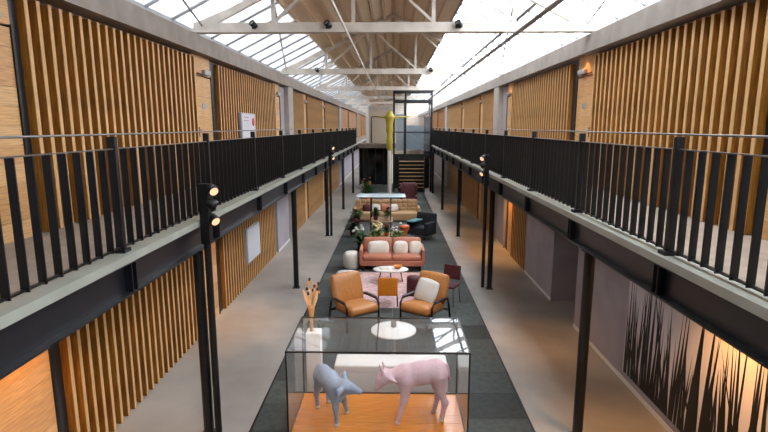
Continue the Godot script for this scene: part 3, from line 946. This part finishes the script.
	for i in 11:
		var a := TAU * i / 11.0
		var tip := Vector3(cos(a) * 0.09 + 0.03, 0.62 + 0.06 * (i % 4), sin(a) * 0.09)
		var sm2 = put(v, "stem", tube([Vector3(0, 0.38, 0), Vector3(tip.x * 0.4, 0.52, tip.z * 0.4), tip], 0.005, 5), M.straw)
		put(sm2, "seed_head", rbox(Vector3(0.035, 0.05, 0.035), 0.015), M.seed if i % 3 != 0 else M.straw, tip)
	for q in [[-0.05, 0.30], [0.05, -0.22], [-0.01, 0.05]]:
		put(v, "grass_plume", lathe([Vector2(0, 0), Vector2(0.02, 0.05), Vector2(0.035, 0.18), Vector2(0.012, 0.30), Vector2(0, 0.32)], 10), mat(Color(0.88, 0.76, 0.60), 0.9), Vector3(q[0] * 0.6, 0.36, 0.0), Vector3(0, 0, q[1]))

	var rt = thing("round_table", Vector3(0.02, 0.0095, -8.25))
	tag(rt, "round white pedestal table between the glass case and the armchairs", "table")
	put(rt, "table_top", lathe([Vector2(0, 0.69), Vector2(0.37, 0.69), Vector2(0.385, 0.70), Vector2(0.385, 0.715), Vector2(0.37, 0.725), Vector2(0, 0.725)], 48), M.white)
	put(rt, "pedestal", lathe([Vector2(0.035, 0.69), Vector2(0.03, 0.1), Vector2(0.06, 0.05), Vector2(0.2, 0.02), Vector2(0.22, 0.0)], 32), M.white)
	var cp = put(self, "candle_holder", lathe([Vector2(0, 0), Vector2(0.045, 0), Vector2(0.05, 0.02), Vector2(0.045, 0.10), Vector2(0.038, 0.10), Vector2(0.036, 0.03), Vector2(0, 0.03)], 20), mat(Color(0.55, 0.50, 0.46), 0.4), Vector3(0.02, 0.7345, -8.36))
	tag(cp, "small grey candle holder on the round white table", "candle holder")

	var rug = put(self, "rug", rbox(Vector3(1.86, 0.012, 2.9), 0.005), M.rug, Vector3(-0.02, 0.0165, -12.7))
	tag(rug, "faded pink rug under the armchairs and the coral sofa", "rug")

	armchair(Vector3(-0.80, 0.0095, -10.3), 0.58, "tan leather armchair with dark wooden arms and no cushion")
	armchair(Vector3(0.68, 0.0095, -10.35), -0.58, "tan leather armchair with dark wooden arms holding a white cushion")
	pillow(Vector3(0.72, 0.71, -10.40), Vector3(-0.42, -0.58, -0.14), Vector3(0.46, 0.46, 0.11), "square white cushion leaning in the tan leather armchair")

	var ch = thing("low_chair", Vector3(-0.11, 0.025, -11.5))
	tag(ch, "small amber leather chair with black legs between the armchairs, its back turned to them", "chair")
	put(ch, "backrest", rbox(Vector3(0.46, 0.42, 0.06), 0.02), M.amber_leather, Vector3(0, 0.48, 0.2), Vector3(-0.12, 0, 0))
	put(ch, "seat", rbox(Vector3(0.46, 0.08, 0.44), 0.025), M.amber_leather, Vector3(0, 0.33, -0.02))
	for sx in [-1, 1]:
		for sz in [-1, 1]:
			put(ch, "leg", tube([Vector3(sx * 0.23, 0, sz * 0.21), Vector3(sx * 0.21, 0.33, sz * 0.18)], 0.014), M.black)

	var st = thing("side_table", Vector3(-1.16, 0.0095, -12.6))
	tag(st, "small round white side table behind the tan armchair without a cushion", "table")
	put(st, "table_top", lathe([Vector2(0, 0.42), Vector2(0.27, 0.42), Vector2(0.275, 0.435), Vector2(0.27, 0.45), Vector2(0, 0.45)], 32), M.white)
	put(st, "pedestal", lathe([Vector2(0.03, 0.42), Vector2(0.03, 0.03), Vector2(0.15, 0.012), Vector2(0.16, 0)], 24), M.white)
	var pf = put(self, "pouf", lathe([Vector2(0, 0), Vector2(0.19, 0), Vector2(0.23, 0.06), Vector2(0.245, 0.3), Vector2(0.23, 0.44), Vector2(0.17, 0.5), Vector2(0, 0.52)], 28), M.linen, Vector3(-1.21, 0.0095, -14.6))
	tag(pf, "rounded white fabric pouf beside the coral sofa", "pouf")

	var ct = thing("coffee_table", Vector3(-0.05, 0.026, -13.35))
	tag(ct, "low white oval coffee table on the pink rug before the coral sofa", "table")
	var top = put(ct, "table_top", lathe([Vector2(0, 0.30), Vector2(0.29, 0.30), Vector2(0.30, 0.315), Vector2(0.29, 0.33), Vector2(0, 0.33)], 36), M.white)
	top.scale = Vector3(1.6, 1, 1)
	for k in 3:
		put(ct, "leg", tube([Vector3([-0.32, 0.0, 0.32][k], 0, [0.1, -0.18, 0.1][k]), Vector3([-0.26, 0.0, 0.26][k], 0.30, [0.08, -0.14, 0.08][k])], 0.016), M.dark_wood)
	var bw = put(self, "bowl", lathe([Vector2(0, 0.01), Vector2(0.05, 0), Vector2(0.11, 0.06), Vector2(0.12, 0.09), Vector2(0.105, 0.09), Vector2(0.05, 0.025), Vector2(0, 0.02)], 24), M.amber_leather, Vector3(0.14, 0.3565, -13.35))
	tag(bw, "amber bowl on the low white coffee table", "bowl")
	var bk = put(self, "book", rbox(Vector3(0.24, 0.03, 0.17), 0.006), M.linen, Vector3(-0.22, 0.3715, -13.35), Vector3(0, 0.3, 0))
	tag(bk, "pale book lying on the low white coffee table", "book")
	var dr = put(self, "drum_stool", lathe([Vector2(0, 0), Vector2(0.15, 0), Vector2(0.17, 0.03), Vector2(0.17, 0.42), Vector2(0.15, 0.46), Vector2(0, 0.47)], 24), M.maroon, Vector3(0.52, 0.0235, -12.2))
	tag(dr, "dark red drum stool on the pink rug behind the cushioned armchair", "stool")

	# ---- coral sofa facing the armchairs
	var so = thing("sofa", Vector3(-0.02, 0.0095, -14.7))
	tag(so, "coral leather two seat sofa on the edge of the pink rug", "sofa")
	put(so, "base", rbox(Vector3(1.82, 0.16, 0.80), 0.03), M.coral, Vector3(0, 0.22, 0))
	for s in [-1, 1]:
		put(so, "seat_cushion", rbox(Vector3(0.84, 0.16, 0.62), 0.05, 0.015), M.coral, Vector3(s * 0.43, 0.37, 0.08))
		put(so, "back_cushion", rbox(Vector3(0.84, 0.46, 0.16), 0.05, 0.02), M.coral, Vector3(s * 0.43, 0.62, -0.28), Vector3(-0.18, 0, 0))
		put(so, "armrest", rbox(Vector3(0.09, 0.42, 0.80), 0.03), M.coral, Vector3(s * 0.90, 0.42, 0))
		for z in [-1, 1]:
			put(so, "leg", tube([Vector3(s * 0.82, 0, z * 0.34), Vector3(s * 0.82, 0.15, z * 0.34)], 0.02), M.dark_wood)
	pillow(Vector3(-0.42, 0.60, -14.72), Vector3(-0.28, 0.06, 0.03), Vector3(0.56, 0.36, 0.13), "long white cushion on the coral sofa, on the seat beside the pouf")
	pillow(Vector3(0.24, 0.60, -14.72), Vector3(-0.28, -0.02, 0.0), Vector3(0.36, 0.36, 0.13), "square white cushion near the middle of the coral sofa")
	pillow(Vector3(0.675, 0.60, -14.70), Vector3(-0.28, -0.04, 0.02), Vector3(0.32, 0.36, 0.13), "square white cushion against the armrest of the coral sofa away from the pouf")

	var rc = thing("wire_chair", Vector3(1.32, 0.0095, -11.6), -0.5)
	tag(rc, "dark burgundy slim chair beside the tan armchair with the white cushion", "chair")
	put(rc, "seat", rbox(Vector3(0.42, 0.05, 0.42), 0.02), M.maroon, Vector3(0, 0.45, 0))
	put(rc, "backrest", rbox(Vector3(0.42, 0.34, 0.04), 0.018), M.maroon, Vector3(0, 0.72, -0.2), Vector3(-0.15, 0, 0))
	for sx in [-1, 1]:
		for sz in [-1, 1]:
			put(rc, "leg", tube([Vector3(sx * 0.21, 0, sz * 0.21), Vector3(sx * 0.18, 0.46, sz * 0.18)], 0.012), M.maroon)

	# ---- plant shelf
	var sh = thing("plant_shelf", Vector3(-0.4, 0.0095, -17.8))
	tag(sh, "open black framed plant shelf with glass shelves behind the coral sofa", "shelf")
	for x in [-0.36, 0.33]:
		for z in [-0.42, 0.36]:
			box(sh, "post", M.black, Vector3(x - 0.016, 0, z - 0.016), Vector3(x + 0.016, 1.72, z + 0.016))
	var tops := [0.30, 0.86, 1.72]
	for i in 3:
		var ex: float = 0.84 if i == 2 else 0.40
		put(sh, "shelf_panel", rbox(Vector3(ex * 2, 0.03, 0.9), 0.008), mat(Color(0.74, 0.80, 0.82), 0.15) if i == 2 else M.beige, Vector3(0, tops[i] + 0.015, -0.03))
	var py := 0.0095
	plant("potted_plant", Vector3(-0.62, 0.335 + py, -17.65), 0.09, 0.14, 0.36, 0.2, 40, M.leaf_pale, M.straw, "pale leafy plant in a straw pot on the lowest shelf, beside the orange tulips", M.linen, 5)
	plant("potted_plant", Vector3(-0.22, 0.335 + py, -17.6), 0.09, 0.15, 0.3, 0.17, 40, M.leaf, M.terracotta, "green plant with orange blooms on the lowest shelf", M.terracotta, 6)
	plant("potted_plant", Vector3(-0.6, 0.895 + py, -17.7), 0.09, 0.16, 0.42, 0.26, 50, M.leaf, M.maroon, "green plant in a dark red pot on the middle shelf", null, 0)
	plant("potted_plant", Vector3(-0.2, 0.895 + py, -17.65), 0.09, 0.14, 0.36, 0.24, 50, M.leaf_pale, M.white, "pale plant in a white pot on the middle shelf", M.maroon, 4)
	plant("potted_plant", Vector3(0.16, py, -16.75), 0.14, 0.34, 0.62, 0.34, 80, M.leaf_pale, M.white, "pale leafy plant in a white pot on the floor behind the coral sofa", M.linen, 8)
	plant("flower_vase", Vector3(-0.52, py, -16.6), 0.13, 0.46, 0.56, 0.34, 70, M.leaf_pale, M.yellow, "cream flower bouquet in a yellow vase behind the coral sofa", mat(Color(0.88, 0.80, 0.60), 0.8), 16)
	plant("potted_plant", Vector3(-1.08, py, -16.9), 0.14, 0.3, 0.55, 0.42, 80, M.leaf, M.black, "white flowering plant in a black pot beside the plant shelf", M.linen, 10)
	plant("potted_plant", Vector3(-1.52, py, -19.2), 0.14, 0.22, 0.5, 0.42, 80, M.leaf_dark, M.seed, "dark green bushy plant on the floor between the plant shelf and the beige sofa", null, 0, 0.07)
	plant("potted_plant", Vector3(-1.55, py, -21.6), 0.16, 0.28, 0.6, 0.34, 80, M.leaf, M.maroon, "green plant in a dark red pot beside the beige sofa", null, 0, 0.06)
	plant("potted_tree", Vector3(-1.38, py, -27.5), 0.2, 0.4, 1.1, 0.5, 110, M.leaf, M.terracotta, "tall green plant with orange blooms beyond the beige sofa", M.terracotta, 9, 0.07)

	var ov = put(self, "stool", lathe([Vector2(0, 0), Vector2(0.17, 0), Vector2(0.16, 0.06), Vector2(0.07, 0.26), Vector2(0.075, 0.34), Vector2(0.18, 0.56), Vector2(0.19, 0.62), Vector2(0.17, 0.65), Vector2(0, 0.65)], 28), M.terracotta, Vector3(0.42, py, -17.9))
	tag(ov, "orange hourglass shaped stool beside the dark armchair", "stool")
	var ty = thing("tray_table", Vector3(0.32, py, -16.1))
	tag(ty, "low white oval tray table behind the coral sofa", "table")
	put(ty, "tray", lathe([Vector2(0, 0.36), Vector2(0.22, 0.36), Vector2(0.24, 0.39), Vector2(0.225, 0.39), Vector2(0.21, 0.372), Vector2(0, 0.372)], 28), M.white)
	for k in 3:
		put(ty, "leg", tube([Vector3(cos(k * TAU / 3) * 0.2, 0, sin(k * TAU / 3) * 0.2), Vector3(cos(k * TAU / 3) * 0.12, 0.36, sin(k * TAU / 3) * 0.12)], 0.012), M.black)

	# ---- dark armchair with teal throw
	var da = thing("tub_armchair", Vector3(1.08, py, -18.9), -0.6)
	tag(da, "dark navy tub armchair standing beside the orange stool", "armchair")
	put(da, "seat", rbox(Vector3(0.66, 0.3, 0.66), 0.06), M.navy, Vector3(0, 0.29, 0.03))
	put(da, "back", rbox(Vector3(0.84, 0.72, 0.18), 0.07), M.navy, Vector3(0, 0.55, -0.36), Vector3(-0.12, 0, 0))
	for s in [-1, 1]:
		put(da, "armrest", rbox(Vector3(0.15, 0.5, 0.72), 0.06), M.navy, Vector3(s * 0.38, 0.38, 0.0))
		for z in [-1, 1]:
			put(da, "leg", tube([Vector3(s * 0.3, 0, z * 0.28), Vector3(s * 0.28, 0.16, z * 0.26)], 0.018), M.black)
	var tw = put(self, "throw_blanket", rbox(Vector3(0.34, 0.06, 0.62), 0.025, 0.01), M.teal, Vector3(0.82, 0.675, -18.82), Vector3(0, -0.6, 0.05))
	tag(tw, "folded teal blanket lying over the arm of the navy armchair", "blanket")

	# ---- beige quilted sofa
	var bs = thing("quilted_sofa", Vector3(-0.28, py, -22.6))
	tag(bs, "long beige sofa with a square quilted back beyond the plant shelf", "sofa")
	put(bs, "base", rbox(Vector3(2.8, 0.36, 0.85), 0.06), M.beige, Vector3(0, 0.2, 0))
	for i in 12:
		for j in 3:
			put(bs, "back_pad", rbox(Vector3(0.222, 0.16, 0.14), 0.03, 0.01), M.beige, Vector3(-1.265 + 0.23 * i, 0.46 + 0.165 * j, -0.33))
	for s in [-1, 1]:
		put(bs, "armrest", rbox(Vector3(0.14, 0.5, 0.85), 0.06), M.beige, Vector3(s * 1.43, 0.36, 0))
	for i in 4:
		var cu = put(self, "cushion", rbox(Vector3(0.34, 0.3, 0.12), 0.04, 0.03), [M.maroon, M.linen, M.coral, M.linen][i], Vector3(-1.15 + 0.40 * i, 0.53, -22.65), Vector3(-0.2, 0, 0))
		tag(cu, ["dark red cushion at the end of the long beige sofa", "pale linen cushion between the dark red and the coral cushion on the beige sofa", "coral cushion on the long beige sofa", "pale linen cushion beside the coral cushion, towards the middle of the beige sofa"][i], "cushion", "cushions on the beige sofa")
	# ---- maroon wing chair
	var mc = thing("wing_chair", Vector3(0.82, py, -26.2))
	tag(mc, "dark red high backed wing chair between the beige sofa and the rack", "armchair")
	put(mc, "seat", rbox(Vector3(0.72, 0.34, 0.66), 0.06), M.maroon, Vector3(0, 0.3, 0.02))
	put(mc, "back", rbox(Vector3(0.80, 0.9, 0.16), 0.07), M.maroon, Vector3(0, 0.80, -0.32), Vector3(-0.12, 0, 0))
	for s in [-1, 1]:
		put(mc, "wing", rbox(Vector3(0.1, 0.5, 0.34), 0.04), M.maroon, Vector3(s * 0.38, 0.9, -0.18))
		put(mc, "armrest", rbox(Vector3(0.12, 0.32, 0.62), 0.05), M.maroon, Vector3(s * 0.38, 0.46, 0.02))
		for z in [-1, 1]:
			put(mc, "leg", tube([Vector3(s * 0.3, 0, z * 0.26), Vector3(s * 0.29, 0.16, z * 0.25)], 0.018), M.black)

func calf(bones: Array, at: Vector3, m, label: String, feet: Array, cf: float):
	var list := []
	for b in bones:
		var g: float = 1.14 if maxf(b[2], b[3]) < 0.1 else 1.03
		list.append([Vector3(b[0][0] - at.x, b[0][1], -(b[0][2] - at.z)), Vector3(b[1][0] - at.x, b[1][1], -(b[1][2] - at.z)), b[2] * g, b[3] * g])
	var o = put(self, "calf_sculpture", body_mesh(list, 0.012, 0.05), m, Vector3(at.x, cf, -at.z))
	tag(o, label, "sculpture", "painted calf sculptures in the glass case")
	for f in feet:
		put(o, "hoof", lathe([Vector2(0, 0), Vector2(0.034, 0), Vector2(0.03, 0.03), Vector2(0.022, 0.05), Vector2(0, 0.05)], 12), M.hoof, Vector3(f[0] - at.x, 0.0, -(f[1] - at.z)))
